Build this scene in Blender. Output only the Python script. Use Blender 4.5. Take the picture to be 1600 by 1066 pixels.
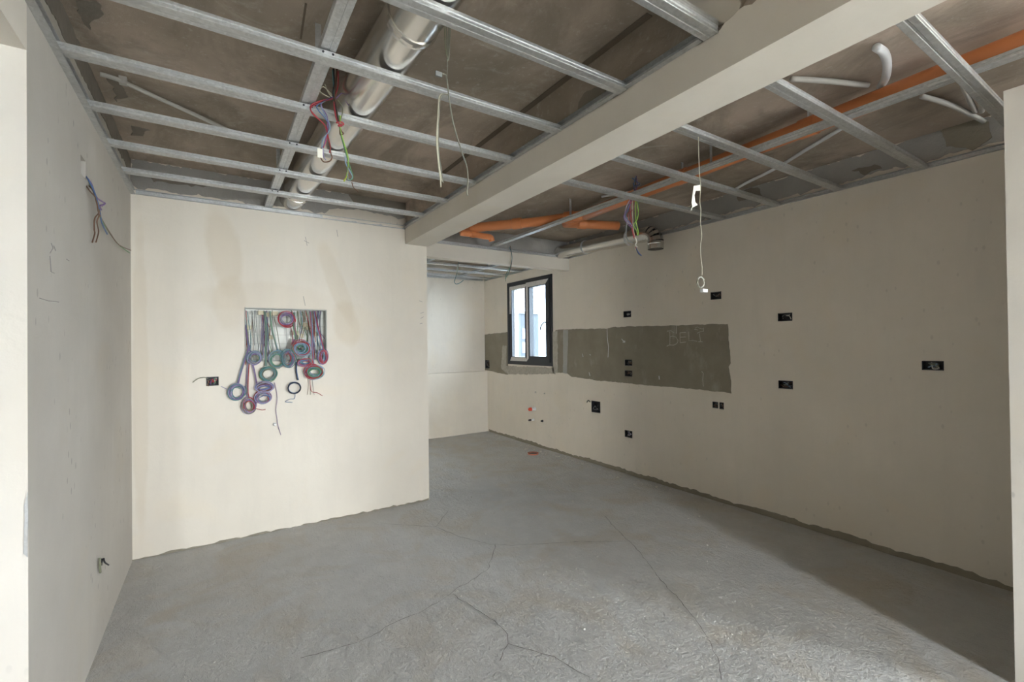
import bpy, math, random
import numpy as np
from mathutils import Vector, Matrix, noise

for o in list(bpy.data.objects):
    bpy.data.objects.remove(o, do_unlink=True)
scn = bpy.context.scene
col = scn.collection
rnd = random.Random(7)

# ------------------------------------------------------------------ camera
FPX, CAMH = 718.67, 1.5
YAW, PITCH, ROLL = map(math.radians, (32.8667, 0.4544, -0.6630))
fw = Vector((math.sin(YAW)*math.cos(PITCH), math.cos(YAW)*math.cos(PITCH), math.sin(PITCH)))
rt0 = Vector((math.cos(YAW), -math.sin(YAW), 0)); up0 = rt0.cross(fw)
rt = math.cos(ROLL)*rt0 + math.sin(ROLL)*up0
up = -math.sin(ROLL)*rt0 + math.cos(ROLL)*up0
CAM = Vector((0, 0, CAMH))
cd = bpy.data.cameras.new('camera'); cam = bpy.data.objects.new('camera', cd); col.objects.link(cam)
cd.sensor_width = 36; cd.sensor_fit = 'HORIZONTAL'; cd.lens = FPX/1600*36; cd.clip_start = 0.02
cam.matrix_world = Matrix(((rt.x, up.x, -fw.x, CAM.x), (rt.y, up.y, -fw.y, CAM.y), (rt.z, up.z, -fw.z, CAM.z), (0, 0, 0, 1)))
scn.camera = cam

def pt(x, y, X=None, Y=None, Z=None):
    """pixel of the 1600x1066 photograph -> point on a wall / floor / ceiling plane"""
    d = fw + rt*((x-800)/FPX) - up*((y-533)/FPX)
    t = X/d.x if X is not None else Y/d.y if Y is not None else (Z-CAMH)/d.z
    return CAM + d*t

# ------------------------------------------------------------------ world, daylight, exposure
w = bpy.data.worlds.new('overcast_sky'); scn.world = w; w.use_nodes = True
bg = w.node_tree.nodes['Background']; bg.inputs[0].default_value = (0.88, 0.95, 1.0, 1); bg.inputs[1].default_value = 9.0
def portal(name, loc, rot, sx, sy):
    l = bpy.data.lights.new(name, 'AREA'); l.shape = 'RECTANGLE'; l.size = sx; l.size_y = sy; l.cycles.is_portal = True
    o = bpy.data.objects.new(name, l); col.objects.link(o); o.location = loc; o.rotation_euler = rot
RWIN = [(-1.30, -1.10, .10, 2.45), (1.50, 2.05, .10, 2.45), (4.10, 4.75, .10, 2.45)]   # tall balcony lights in the wall behind the camera
for k, (x0, x1, z0, z1) in enumerate(RWIN): portal('balcony_daylight', ((x0+x1)/2, -3.12, (z0+z1)/2), (math.radians(90), 0, 0), x1-x0, z1-z0)
NWIN = (4.5, 5.1, .05, 1.5)                                 # balcony door at the hidden left end of the niche
portal('niche_daylight', (-.42, (NWIN[0]+NWIN[1])/2, (NWIN[2]+NWIN[3])/2), (math.radians(90), 0, math.radians(-90)), NWIN[1]-NWIN[0], NWIN[3]-NWIN[2])
portal('kitchen_window_daylight', (4.09, 5.67, 1.83), (math.radians(90), 0, math.radians(90)), 1.1, 1.2)
scn.view_settings.view_transform = 'Standard'; scn.view_settings.look = 'None'
scn.view_settings.gamma = 1; scn.view_settings.use_curve_mapping = False
scn.view_settings.exposure = 3.0

# ------------------------------------------------------------------ key dimensions
XL, XB0, XB1, XR = -0.50, 1.54, 1.762, 3.97     # left wall, beam, right wall
YP, YH, YN = 4.22, 4.72, 7.02                   # partition face, header face, niche wall
ZFL, ZFR, ZS, ZB = 2.61, 2.635, 2.86, 2.47      # frame undersides, slab, beam bottom

# ------------------------------------------------------------------ materials
MATS = {}
class NT:
    def __init__(s, name):
        m = bpy.data.materials.new(name); m.use_nodes = True; s.m = m; s.t = m.node_tree; s.b = s.t.nodes['Principled BSDF']; MATS[name] = m
        s.pos = None
    def n(s, typ, **kw):
        nd = s.t.nodes.new(typ)
        for k, v in kw.items():
            if k.startswith('i_'):
                key = k[2:]; key = int(key) if key.isdigit() else key.replace('_', ' ')
                if hasattr(v, 'is_output'): s.t.links.new(v, nd.inputs[key])
                else: nd.inputs[key].default_value = v
            else: setattr(nd, k, v)
        return nd
    def P(s):
        if s.pos is None: s.pos = s.n('ShaderNodeNewGeometry').outputs['Position']
        return s.pos
    def scaled(s, v):
        mp = s.n('ShaderNodeMapping', i_Vector=s.P()); mp.inputs['Scale'].default_value = v; return mp.outputs[0]
    def noise(s, scale, detail=4, rough=.55, vec=None, dist=0):
        return s.n('ShaderNodeTexNoise', i_Vector=vec or s.P(), i_Scale=scale, i_Detail=detail, i_Roughness=rough, i_Distortion=dist).outputs[0]
    def ramp(s, f, stops, interp='LINEAR'):
        r = s.n('ShaderNodeValToRGB', i_0=f); e = r.color_ramp.elements; r.color_ramp.interpolation = interp
        while len(e) < len(stops): e.new(.5)
        for k, (p, c) in enumerate(stops):
            e[k].position = p; e[k].color = (*c, 1) if not isinstance(c, (int, float)) else (c, c, c, 1)
        return r.outputs[0]
    def mix(s, f, a, b, mode='MIX'):
        nd = s.n('ShaderNodeMix', data_type='RGBA', blend_type=mode)
        for k, v in ((0, f), (6, a), (7, b)):
            if hasattr(v, 'is_output'): s.t.links.new(v, nd.inputs[k])
            else: nd.inputs[k].default_value = v if k == 0 else (*v, 1)
        return nd.outputs[2]
    def math(s, op, a, b=0.0, c=0.0):
        nd = s.n('ShaderNodeMath', operation=op)
        for k, v in enumerate((a, b, c)):
            if hasattr(v, 'is_output'): s.t.links.new(v, nd.inputs[k])
            else: nd.inputs[k].default_value = v
        return nd.outputs[0]
    def bump(s, h, strength=.3, dist=.01, prev=None):
        nd = s.n('ShaderNodeBump', i_Strength=strength, i_Distance=dist, i_Height=h)
        if prev: s.t.links.new(prev, nd.inputs['Normal'])
        return nd.outputs[0]
    def out(s, color=None, rough=None, normal=None, metal=None, spec=None):
        for k, v in (('Base Color', color), ('Roughness', rough), ('Normal', normal), ('Metallic', metal), ('Specular IOR Level', spec)):
            if v is None: continue
            if hasattr(v, 'is_output'): s.t.links.new(v, s.b.inputs[k])
            else: s.b.inputs[k].default_value = (*v, 1) if k == 'Base Color' else v
        return s.m

def plain(name, c, rough=.5, metal=0, spec=.4):
    return NT(name).out(c, rough, metal=metal, spec=spec)

def plaster(name, c1, c2, stains=(), axis='x', specks=0.0, streak=.5):
    t = NT(name)
    base = t.mix(t.ramp(t.noise(1.6, 5, .6), [(.35, 0.0), (.68, 1.0)]), c1, c2)
    st = t.noise(3.0, 4, .6, t.scaled((3.5, 3.5, .45)))
    base = t.mix(t.math('MULTIPLY', t.ramp(st, [(.48, 0.0), (.75, 1.0)]), streak), base, tuple(.90*a for a in c1))
    sep = t.n('ShaderNodeSeparateXYZ', i_0=t.P()); h = sep.outputs[0 if axis == 'x' else 1]; z = sep.outputs[2]
    wob = t.math('MULTIPLY', t.math('SUBTRACT', t.noise(4, 4, .6), .5), 1.3)
    for (h0, z0, wh, wz, tilt, colr, amt) in stains:
        hh = t.math('ADD', h, t.math('MULTIPLY', t.math('SUBTRACT', z, z0), tilt))
        a = t.math('POWER', t.math('DIVIDE', t.math('SUBTRACT', hh, h0), wh), 2.0)
        b = t.math('POWER', t.math('DIVIDE', t.math('SUBTRACT', z, z0), wz), 2.0)
        r = t.math('ADD', t.math('ADD', a, b), wob)
        base = t.mix(t.math('MULTIPLY', t.ramp(r, [(.55, 1.0), (1.0, 0.0)]), amt), base, colr)
    # faint yellowing patches and scattered dark scuffs
    base = t.mix(t.math('MULTIPLY', t.ramp(t.noise(2.3, 3, .5, dist=.6), [(.56, 0.0), (.7, 1.0)]), .22), base, (c1[0]*.98, c1[1]*.92, c1[2]*.80))
    if specks:
        v = t.n('ShaderNodeTexVoronoi', i_Vector=t.scaled((17, 17, 9)), i_Scale=1.0)
        gate = t.ramp(t.noise(2.2, 2), [(.50, 0.0), (.60, 1.0)])
        base = t.mix(t.math('MULTIPLY', t.math('MULTIPLY', t.ramp(v.outputs[0], [(.10, 1.0), (.16, 0.0)]), gate), specks), base, (.16, .15, .14))
    n1 = t.bump(t.noise(9, 5, .6), .25, .012)
    n2 = t.bump(t.noise(70, 3, .6), .12, .003, n1)
    return t.out(base, .85, n2, spec=.25)

PL1, PL2 = (.76, .70, .615), (.70, .645, .56)
TAN = (.60, .50, .36)
plaster('partition_plaster', (.79, .73, .635), (.74, .68, .59),
        stains=[(.06, 2.25, .13, .36, .12, TAN, .30), (.10, 1.85, .12, .25, 0, TAN, .2), (.90, 2.05, .09, .40, .35, TAN, .24), (.98, 1.70, .13, .22, .1, TAN, .30),
                (-.45, 1.3, .05, 1.3, 0, TAN, .25), (.35, 1.9, .5, .14, 0, TAN, .14)])
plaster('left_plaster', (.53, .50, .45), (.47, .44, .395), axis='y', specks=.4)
plaster('right_plaster', PL1, PL2, axis='y', specks=.15)
plaster('jamb_plaster', (.76, .72, .66), (.72, .68, .61), specks=.3)
plaster('beam_plaster', (.74, .69, .61), (.68, .63, .55), specks=0.0, streak=.2)

t = NT('cement_render')
c = t.mix(t.noise(5, 5, .6), (.21, .185, .14), (.33, .30, .235))
c = t.mix(t.math('MULTIPLY', t.ramp(t.noise(3.2, 5, .65, t.scaled((1, 1.6, .8))), [(.58, 0.0), (.75, 1.0)]), .40), c, (.52, .49, .42))
t.out(c, .9, t.bump(t.noise(40, 5, .65), .4, .006), spec=.2)
t = NT('rough_mortar')
c = t.mix(t.noise(14, 5, .7), (.30, .27, .22), (.62, .58, .50))
t.out(c, .95, t.bump(t.noise(30, 5, .7), .9, .02), spec=.2)

t = NT('screed_floor')
big = t.noise(.9, 4, .6); mid = t.noise(6, 6, .65)
c = t.mix(big, (.52, .52, .515), (.65, .64, .615))
c = t.mix(t.math('MULTIPLY', t.ramp(mid, [(.45, 0.0), (.75, 1.0)]), .45), c, (.74, .725, .70))
c = t.mix(t.math('MULTIPLY', t.ramp(t.noise(2.1, 5, .6, dist=.8), [(.48, 0.0), (.66, 1.0)]), .5), c, (.54, .47, .37))
rid = t.noise(14, 6, .7, t.scaled((1.0, .55, 1)), dist=1.2)
c = t.mix(t.math('MULTIPLY', t.ramp(rid, [(.60, 0.0), (.72, 1.0)]), .35), c, (.78, .77, .75))
n1 = t.bump(rid, .75, .030)
n2 = t.bump(t.ramp(t.noise(38, 5, .7), [(.42, 0.0), (.8, 1.0)]), .7, .012, n1)
t.out(c, .55, n2, spec=.5)
plain('crack_dark', (.16, .15, .14), .95)
t = NT('crumb_plaster'); t.out(t.mix(t.noise(20), (.46, .44, .41), (.74, .71, .66)), .9)

t = NT('slab_concrete')
c = t.mix(t.ramp(t.noise(.8, 4, .6), [(.4, 0.0), (.62, 1.0)]), (.34, .285, .225), (.55, .45, .37))
c = t.mix(t.math('MULTIPLY', t.ramp(t.noise(2.2, 6, .7, t.scaled((1, .45, 1)), dist=.9), [(.46, 0.0), (.62, 1.0)]), .65), c, (.25, .215, .17))
c = t.mix(t.math('MULTIPLY', t.ramp(t.noise(3.0, 6, .72, dist=1.5), [(.56, 0.0), (.70, 1.0)]), .45), c, (.58, .53, .455))
c = t.mix(t.math('MULTIPLY', t.ramp(t.noise(34, 5, .75), [(.58, 0.0), (.70, 1.0)]), .35), c, (.68, .635, .57))
t.out(c, .9, t.bump(t.noise(12, 6, .7), .5, .012), spec=.2)
t = NT('slab_grey_mortar')
c = t.mix(t.noise(4, 5, .65), (.30, .29, .27), (.46, .44, .41))
t.out(c, .92, t.bump(t.noise(9, 6, .7), .8, .02), spec=.2)
plain('slab_seam', (.17, .135, .10), .95)
t = NT('slab_dark_stain'); t.out(t.mix(t.noise(8, 5, .7), (.17, .15, .125), (.28, .245, .20)), .95, t.bump(t.noise(20, 5), .6, .01))

t = NT('galvanized_steel')
v = t.n('ShaderNodeTexVoronoi', i_Vector=t.P(), i_Scale=90.0)
c = t.mix(v.outputs['Color'], (.50, .51, .51), (.64, .65, .65)); c = t.mix(t.ramp(t.noise(7, 5, .7), [(.5, 0.0), (.75, .6)]), c, (.44, .44, .43))
t.out(c, t.ramp(t.noise(25, 4), [(.3, .40), (.7, .56)]), metal=.80)
t = NT('duct_steel')
c = t.mix(t.noise(6, 4, .6), (.62, .60, .56), (.74, .72, .68))
t.out(c, .24, metal=.95)
plain('screw_dark', (.04, .04, .045), .5, .6)
t = NT('orange_pvc'); t.out(t.mix(t.noise(5, 5, .6), (.60, .19, .06), (.70, .27, .11)), .42, spec=.45)
plain('white_pvc', (.78, .79, .80), .45)
plain('cream_plastic', (.62, .55, .38), .5)
t = NT('grey_conduit'); t.out(t.mix(t.noise(12, 4), (.44, .42, .38), (.56, .54, .50)), .6)
plain('black_plastic', (.025, .025, .03), .4)
plain('dark_window_frame', (.022, .024, .028), .4)
t = NT('protective_film'); t.out(t.mix(t.noise(30, 5, .7), (.42, .40, .38), (.80, .78, .75)), .4)
plain('rubber_gasket', (.02, .02, .022), .6)
plain('chalk', (.60, .57, .50), .95)
plain('pencil', (.30, .28, .27), .9)
plain('valve_red', (.65, .07, .03), .4)
plain('clay_red', (.45, .17, .11), .8)
plain('panel_white', (.80, .80, .74), .45)
plain('panel_line', (.50, .50, .46), .5)
plain('tag_paper', (.85, .83, .72), .7)
WC = dict(red=(.40, .05, .06), blue=(.09, .16, .32), teal=(.10, .23, .24), green=(.12, .26, .12), lime=(.36, .55, .10), purple=(.20, .12, .28), lilac=(.32, .29, .44), brown=(.16, .085, .05),
          grey=(.24, .25, .24), white=(.78, .77, .72), black=(.03, .03, .035), yellow=(.66, .56, .06), olive=(.21, .21, .14), steel=(.22, .215, .17), cream=(.55, .52, .40), skyblue=(.24, .34, .46))
for k, v in WC.items(): plain('wire_'+k, v, .45)
t = NT('window_glass')
tr = t.n('ShaderNodeBsdfTransparent'); tr.inputs[0].default_value = (.52, .56, .60, 1)
gl = t.n('ShaderNodeBsdfGlossy'); gl.inputs['Roughness'].default_value = .02
mx = t.n('ShaderNodeMixShader'); lwt = t.n('ShaderNodeLayerWeight'); t.t.links.new(t.math('ADD', t.math('MULTIPLY', t.math('POWER', lwt.outputs['Facing'], 3.0), .35), .03), mx.inputs[0])
t.t.links.new(tr.outputs[0], mx.inputs[1]); t.t.links.new(gl.outputs[0], mx.inputs[2])
t.t.links.new(mx.outputs[0], t.t.nodes['Material Output'].inputs[0])
t = NT('outside_white_wall'); t.out(t.mix(t.noise(2, 4), (.30, .31, .32), (.38, .39, .40)), .9)
t = NT('outside_grey_wall'); t.out(t.mix(t.noise(2, 4), (.030, .034, .037), (.050, .054, .056)), .9)
t = NT('outside_brick'); t.out(t.mix(t.noise(9, 5, .7), (.07, .05, .045), (.22, .20, .19)), .9)
t = NT('outside_ground'); t.out(t.mix(t.noise(.6, 4), (.30, .30, .29), (.40, .39, .37)), .9)
M = MATS

# ------------------------------------------------------------------ mesh helpers
class MB:
    def __init__(s): s.v = []; s.f = []
    def add(s, vs, fs):
        n = len(s.v); s.v += [tuple(p) for p in vs]; s.f += [tuple(i+n for i in f) for f in fs]; return s
    def box(s, a, b):
        x0, y0, z0 = a; x1, y1, z1 = b
        return s.add([(x0,y0,z0),(x1,y0,z0),(x1,y1,z0),(x0,y1,z0),(x0,y0,z1),(x1,y0,z1),(x1,y1,z1),(x0,y1,z1)],
                     [(0,3,2,1),(4,5,6,7),(0,1,5,4),(1,2,6,5),(2,3,7,6),(3,0,4,7)])
    def tube(s, path, r, seg=6, cap=True):
        path = [Vector(p) for p in path]; n = len(path); rs = r if isinstance(r, (list, tuple)) else [r]*n
        vs = []; ref = None
        for i, p in enumerate(path):
            d = (path[min(i+1, n-1)] - path[max(i-1, 0)])
            d = d.normalized() if d.length > 1e-9 else Vector((0, 0, 1))
            if ref is None: ref = Vector((0, 0, 1)) if abs(d.z) < .9 else Vector((1, 0, 0))
            u = (ref - d*ref.dot(d)); u = u.normalized() if u.length > 1e-6 else d.orthogonal().normalized(); ref = u
            v = d.cross(u)
            for k in range(seg):
                a = 2*math.pi*k/seg; vs.append(p + (u*math.cos(a) + v*math.sin(a))*rs[i])
        fs = [(i*seg+k, i*seg+(k+1) % seg, (i+1)*seg+(k+1) % seg, (i+1)*seg+k) for i in range(n-1) for k in range(seg)]
        if cap: fs += [tuple(range(seg-1, -1, -1)), tuple((n-1)*seg+k for k in range(seg))]
        return s.add(vs, fs)
    def prism(s, poly, d):
        """closed polygon of 3D points pushed along vector d"""
        n = len(poly); poly = [Vector(p) for p in poly]; d = Vector(d)
        return s.add(poly + [p+d for p in poly], [tuple(range(n-1, -1, -1)), tuple(range(n, 2*n))] + [(i, (i+1) % n, n+(i+1) % n, n+i) for i in range(n)])
    def panel(s, axis, w0, w1, u0, u1, v0, v1, holes=()):
        """solid slab with rectangular through-holes; axis = thickness axis"""
        us = sorted({u0, u1, *[min(max(h[k], u0), u1) for h in holes for k in (0, 1)]}); vs = sorted({v0, v1, *[min(max(h[k], v0), v1) for h in holes for k in (2, 3)]})
        def mk(u, v, w_): return {'x': (w_, u, v), 'y': (u, w_, v), 'z': (u, v, w_)}[axis]
        nu, nv = len(us)-1, len(vs)-1
        solid = [[not any(h[0]-1e-9 <= (us[i]+us[i+1])/2 <= h[1]+1e-9 and h[2] <= (vs[j]+vs[j+1])/2 <= h[3] for h in holes) for j in range(nv)] for i in range(nu)]
        flip = axis == 'y'
        def quad(p): s.add(p, [(3, 2, 1, 0) if flip else (0, 1, 2, 3)])
        ok = lambda i, j: 0 <= i < nu and 0 <= j < nv and solid[i][j]
        for i in range(nu):
            for j in range(nv):
                if not solid[i][j]: continue
                a, b, c_, d_ = us[i], us[i+1], vs[j], vs[j+1]
                quad([mk(a,c_,w1), mk(b,c_,w1), mk(b,d_,w1), mk(a,d_,w1)]); quad([mk(a,d_,w0), mk(b,d_,w0), mk(b,c_,w0), mk(a,c_,w0)])
                if not ok(i-1, j): quad([mk(a,c_,w0), mk(a,c_,w1), mk(a,d_,w1), mk(a,d_,w0)])
                if not ok(i+1, j): quad([mk(b,d_,w0), mk(b,d_,w1), mk(b,c_,w1), mk(b,c_,w0)])
                if not ok(i, j-1): quad([mk(b,c_,w0), mk(b,c_,w1), mk(a,c_,w1), mk(a,c_,w0)])
                if not ok(i, j+1): quad([mk(a,d_,w0), mk(a,d_,w1), mk(b,d_,w1), mk(b,d_,w0)])
        return s
    def lathe(s, origin, axis, prof, seg=24):
        """prof = [(along, radius)...] around axis"""
        o = Vector(origin); d = Vector(axis).normalized(); u = d.orthogonal().normalized(); v = d.cross(u); vs = []
        for (h, r) in prof:
            for k in range(seg):
                a = 2*math.pi*k/seg; vs.append(o + d*h + (u*math.cos(a)+v*math.sin(a))*r)
        return s.add(vs, [(i*seg+k, i*seg+(k+1) % seg, (i+1)*seg+(k+1) % seg, (i+1)*seg+k) for i in range(len(prof)-1) for k in range(seg)])
    def blob(s, c, r, sq=(1, 1, 1), seed=0):
        q = random.Random(seed); c = Vector(c); vs = []
        for la in (-1, -.45, .45, 1):
            for k in range(6):
                a = 2*math.pi*(k+.5*(la > 0))/6; rr = math.sqrt(max(0, 1-la*la))*.98 + .02
                vs.append(c + Vector((math.cos(a)*rr*sq[0], math.sin(a)*rr*sq[1], la*sq[2]))*r*q.uniform(.7, 1.2))
        return s.add(vs, [(i*6+k, i*6+(k+1) % 6, (i+1)*6+(k+1) % 6, (i+1)*6+k) for i in range(3) for k in range(6)] + [tuple(range(5, -1, -1)), tuple(range(18, 24))])
    def build(s, name, mat, parent=None, smooth=False, label=None, cat=None, group=None, kind=None):
        me = bpy.data.meshes.new(name)
        if parent is None:
            a = np.array(s.v); org = Vector(((a[:, 0].min()+a[:, 0].max())/2, (a[:, 1].min()+a[:, 1].max())/2, a[:, 2].min()))
        else:
            org = parent.location.copy(); q = parent.parent
            while q: org += q.location; q = q.parent
        me.from_pydata([tuple(Vector(p)-org) for p in s.v], [], s.f); me.update()
        if smooth: me.shade_smooth()
        me.materials.append(M[mat]); o = bpy.data.objects.new(name, me); col.objects.link(o)
        if parent is None: o.location = org
        else: o.parent = parent
        return tag(o, label, cat, group, kind)

def tag(o, label=None, cat=None, group=None, kind=None):
    for k, v in (('label', label), ('category', cat), ('group', group), ('kind', kind)):
        if v: o[k] = v
    return o
def empty(name, loc, label, cat, group=None):
    o = bpy.data.objects.new(name, None); col.objects.link(o); o.location = Vector(loc); o.empty_display_size = .05
    return tag(o, label, cat, group)
def smooth_path(pts, n=6):
    P_ = [Vector(p) for p in pts]; out = []
    for i in range(len(P_)-1):
        p0, p1, p2, p3 = P_[max(i-1, 0)], P_[i], P_[i+1], P_[min(i+2, len(P_)-1)]
        for k in range(n):
            u = k/n; out.append(.5*((2*p1)+(p2-p0)*u+(2*p0-5*p1+4*p2-p3)*u*u+(3*p1-p0-3*p2+p3)*u**3))
    return out + [P_[-1]]
def pxs(lst, **pl): return [pt(x, y, **pl) for x, y in lst]
def ragged(pts, step=.03, amp=.008, seed=1, axes=(1, 2)):
    """closed outline with torn edges (two octaves of noise plus jitter)"""
    q = random.Random(seed); out = []; n = len(pts); step = min(step, .022)
    for i in range(n):
        a, b = Vector(pts[i]), Vector(pts[(i+1) % n]); m = max(1, int((b-a).length/step))
        for k in range(m):
            p = a.lerp(b, k/m); r_ = p.copy()
            for ax in axes:
                o_ = Vector((seed*3.1+ax*7.7, 0, 0)); r_[ax] += amp*(1.1*noise.noise(p*14+o_)+.6*noise.noise(p*45+o_)+q.uniform(-.25, .25))
            out.append(r_ if (k or n < 60) else p)
    return out
def fan(name, outline, d, mat, parent, **kw): return MB().prism(outline, d).build(name, mat, parent, **kw)

# ------------------------------------------------------------------ floor (uneven screed)
FX0, FX1, FY0, FY1 = -2.6, 5.3, -3.2, 7.25
def fz(x, y):
    p = Vector((x, y, 0))
    return .006*noise.noise(p*1.1) + .0035*noise.noise(p*4.3+Vector((3, 1, 0))) + .0026*noise.noise(Vector((x*17, y*10, 2)))
def lin(a, b, st): n = max(1, round((b-a)/st)); return [a+(b-a)*i/n for i in range(n+1)]
gx = lin(FX0, -.6, .2)[:-1] + lin(-.6, 4.0, .025) + lin(4.0, FX1, .2)[1:]
gy = lin(FY0, .3, .2)[:-1] + lin(.3, FY1, .03)
mb = MB(); mb.v = [(x, y, fz(x, y)) for y in gy for x in gx]
nx = len(gx); mb.f = [(j*nx+i, j*nx+i+1, (j+1)*nx+i+1, (j+1)*nx+i) for j in range(len(gy)-1) for i in range(nx-1)]
floor = mb.build('floor', 'screed_floor', smooth=True, kind='structure', label='rough grey cement screed floor with cracks')
MB().box((FX0, FY0, -.2), (FX1, FY1, -.03)).build('floor_slab', 'slab_concrete', floor)
CR = {0: [(594,818),(631,820.6),(680,824),(700,832),(721,840),(761,850.6),(794,853),(841,851),(900,848),(985,847)],
      1: [(774,852),(771,864),(766,879),(763,890),(743,904),(720,917),(708,925),(689,940),(655,959),(617,974),(579,997),(540,1012),(470,1030)],
      2: [(707,930),(743,953),(773,972),(792,995),(794,1008),(823,1016),(865,1029),(903,1050),(926,1062)],
      3: [(945,807),(965,830),(990,854),(1004,869),(1017,888),(1032,907),(1060,936),(1086,968),(1108,1004),(1120,1028),(1127,1064)],
      4: [(680,824),(690,812),(700,800)], 5: [(794,1008),(785,1020),(781,1035)]}
for k, pl in CR.items():
    q = random.Random(k); P_ = []
    ends = pxs(pl, Z=0)
    for a, b in zip(ends[:-1], ends[1:]):
        m = max(2, int((b-a).length/.03))
        for i in range(m):
            p = a.lerp(b, i/m); s_ = Vector((-(b-a).y, (b-a).x, 0)).normalized(); P_.append(p + s_*q.uniform(-.006, .006))
    P_.append(ends[-1]); mb = MB(); wd = [q.uniform(.0006, .0022) for _ in P_]
    vs = []
    for i, p in enumerate(P_):
        d = (P_[min(i+1, len(P_)-1)]-P_[max(i-1, 0)]); s_ = Vector((-d.y, d.x, 0)).normalized()
        for sg in (-1, 1):
            r_ = p + s_*sg*wd[i]; vs.append((r_.x, r_.y, fz(r_.x, r_.y)+.0045))
    mb.add(vs, [(2*i, 2*i+1, 2*i+3, 2*i+2) for i in range(len(P_)-1)]); mb.build('floor_crack', 'crack_dark', floor)
# crumbs of plaster lying about, thickest along the right wall
mb = MB(); q = random.Random(3)
for i in range(420):
    if i < 190: y = q.uniform(2.3, 6.8); x = XR - abs(q.gauss(0, .14)) - .03
    elif i < 330: x = q.uniform(1.6, 3.7); y = q.uniform(.7, 4.5)
    else: x = q.uniform(-.4, 2.2); y = q.uniform(1.0, 4.0)
    r = q.choice((.004, .005, .006, .008, .011, .016)) * (1 if i < 190 else .6 if i < 330 else .4)
    mb.blob((x, y, fz(x, y)+r*.35), r, (1, q.uniform(.6, 1), .6), i)
mb.build('plaster_crumbs', 'crumb_plaster', label='small crumbs of plaster strewn over the cement floor', cat='debris', kind='stuff')

# trowel ridges and mortar splashes stuck to the screed
mb = MB(); q = random.Random(13)
for i in range(1500):
    x = q.uniform(-.4, 3.85); y = q.uniform(.55, 6.2)
    if q.random() > .12 + .88*min(1, max(0, (x-.6)/2.0))*min(1, max(0, (4.2-y)/2.0)): continue
    a = q.gauss(.5, .6); ln = q.choice((.006, .01, .015, .02, .03, .045)); wd = q.uniform(.002, .006); n_ = 4
    for k in range(n_):
        u = (k/(n_-1)-.5)*ln; px_, py_ = x+u*math.cos(a)+q.uniform(-.002, .002), y+u*math.sin(a)+q.uniform(-.002, .002)
        mb.blob((px_, py_, fz(px_, py_)), max(wd, ln/(2*n_)), (1, 1, .38), i*5+k)
mb.build('screed_ridges', 'screed_floor', floor, kind='stuff')

# ------------------------------------------------------------------ ceiling slab
ceil = MB().box((FX0, FY0, ZS), (FX1, FY1, ZS+.2)).build('ceiling', 'slab_concrete', kind='structure', label='bare brown concrete slab above the metal frame')
def seam(a, b, wd):
    a, b = Vector(a), Vector(b); d = (b-a).normalized(); s_ = Vector((-d.y, d.x, 0))*wd/2
    MB().prism([a-s_, b-s_, b+s_, a+s_], (0, 0, -.004)).build('formwork_seam', 'slab_seam', ceil)
a, b = pt(1015, 22, Z=ZS), pt(690, 272, Z=ZS); seam(a, b, .035)
a, b = pt(478, 5, Z=ZS), pt(470, 60, Z=ZS); seam(a, b + (b-a)*.0, .008)
# ------------------------------------------------------------------ walls
def box_rect_x(r, X=XR):
    a, b = pt(r[0], (r[1]+r[3])/2, X=X), pt(r[2], (r[1]+r[3])/2, X=X); m = (r[0]+r[2])/2
    return (min(a.y, b.y), max(a.y, b.y), pt(m, r[3], X=X).z, pt(m, r[1], X=X).z)
def box_rect_y(r, Y=YP):
    a, b = pt(r[0], (r[1]+r[3])/2, Y=Y), pt(r[2], (r[1]+r[3])/2, Y=Y); m = (r[0]+r[2])/2
    return (a.x, b.x, pt(m, r[3], Y=Y).z, pt(m, r[1], Y=Y).z)
JB = {'hanging_cable': (1110,456,1127,468), 'above_band': (974,486,986,496), 'band_upper': (976,562,988,572), 'band_lower': (976,579,988,588.5), 'right_upper': (1215,489,1238,502),
      'right_lower': (1216,595,1239,608), 'twin_left': (1113,628,1122,638), 'twin_right': (1124,629,1131,640), 'low': (976,673,988,684), 'far_right': (1440,564,1475,579),
      'water': (924,627,938,645), 'niche': (757,563,765,576)}
JR = {k: box_rect_x(r) for k, r in JB.items()}
WY0, WY1, WZ0, WZ1 = 5.085, 6.255, 1.19, 2.485
wall_right = MB().panel('x', XR, XR+.2, .12, FY1, -.03, ZS, [(WY0, WY1, WZ0, WZ1)]+list(JR.values())).build('wall_right', 'right_plaster', kind='structure', label='long plastered wall on the right with open junction boxes')
PX0, PX1, PZ0, PZ1 = .20, .818, 1.385, 1.822
PJ = box_rect_y((322,589,342,603))
wall_back = MB().panel('y', YP, YP+.15, XL-.2, 1.745, -.03, ZS, [(PX0, PX1, PZ0, PZ1), PJ]).build('wall_back', 'partition_plaster', kind='structure', label='bright cream plastered partition wall holding the electrical panel')
YJ = 2.065
LS = box_rect_x((126,247,134,276), XL)
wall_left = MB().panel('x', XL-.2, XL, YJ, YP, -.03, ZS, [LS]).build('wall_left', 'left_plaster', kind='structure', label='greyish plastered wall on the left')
MB().box((XL-.2, FY0, 2.458), (XL, YJ, ZS)).build('lintel', 'beam_plaster', wall_left)
MB().box((XL-.2, YJ-.004, -.03), (XL, YJ, 2.458)).build('jamb_face', 'jamb_plaster', wall_left)
MB().box((XL-.075, -1, 2.45), (XL-.06, YJ-.005, 2.458)).build('lintel_bead', 'jamb_plaster', wall_left)
wall_niche = MB().panel('y', YN, YN+.2, -.5, XR, -.03, ZS).build('wall_niche', 'right_plaster', kind='structure', label='cream plastered wall at the back of the kitchen niche')
MB().box((-.5, YN-.075, -.03), (XR, YN, 1.045)).build('low_ledge', 'partition_plaster', wall_niche)
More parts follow.
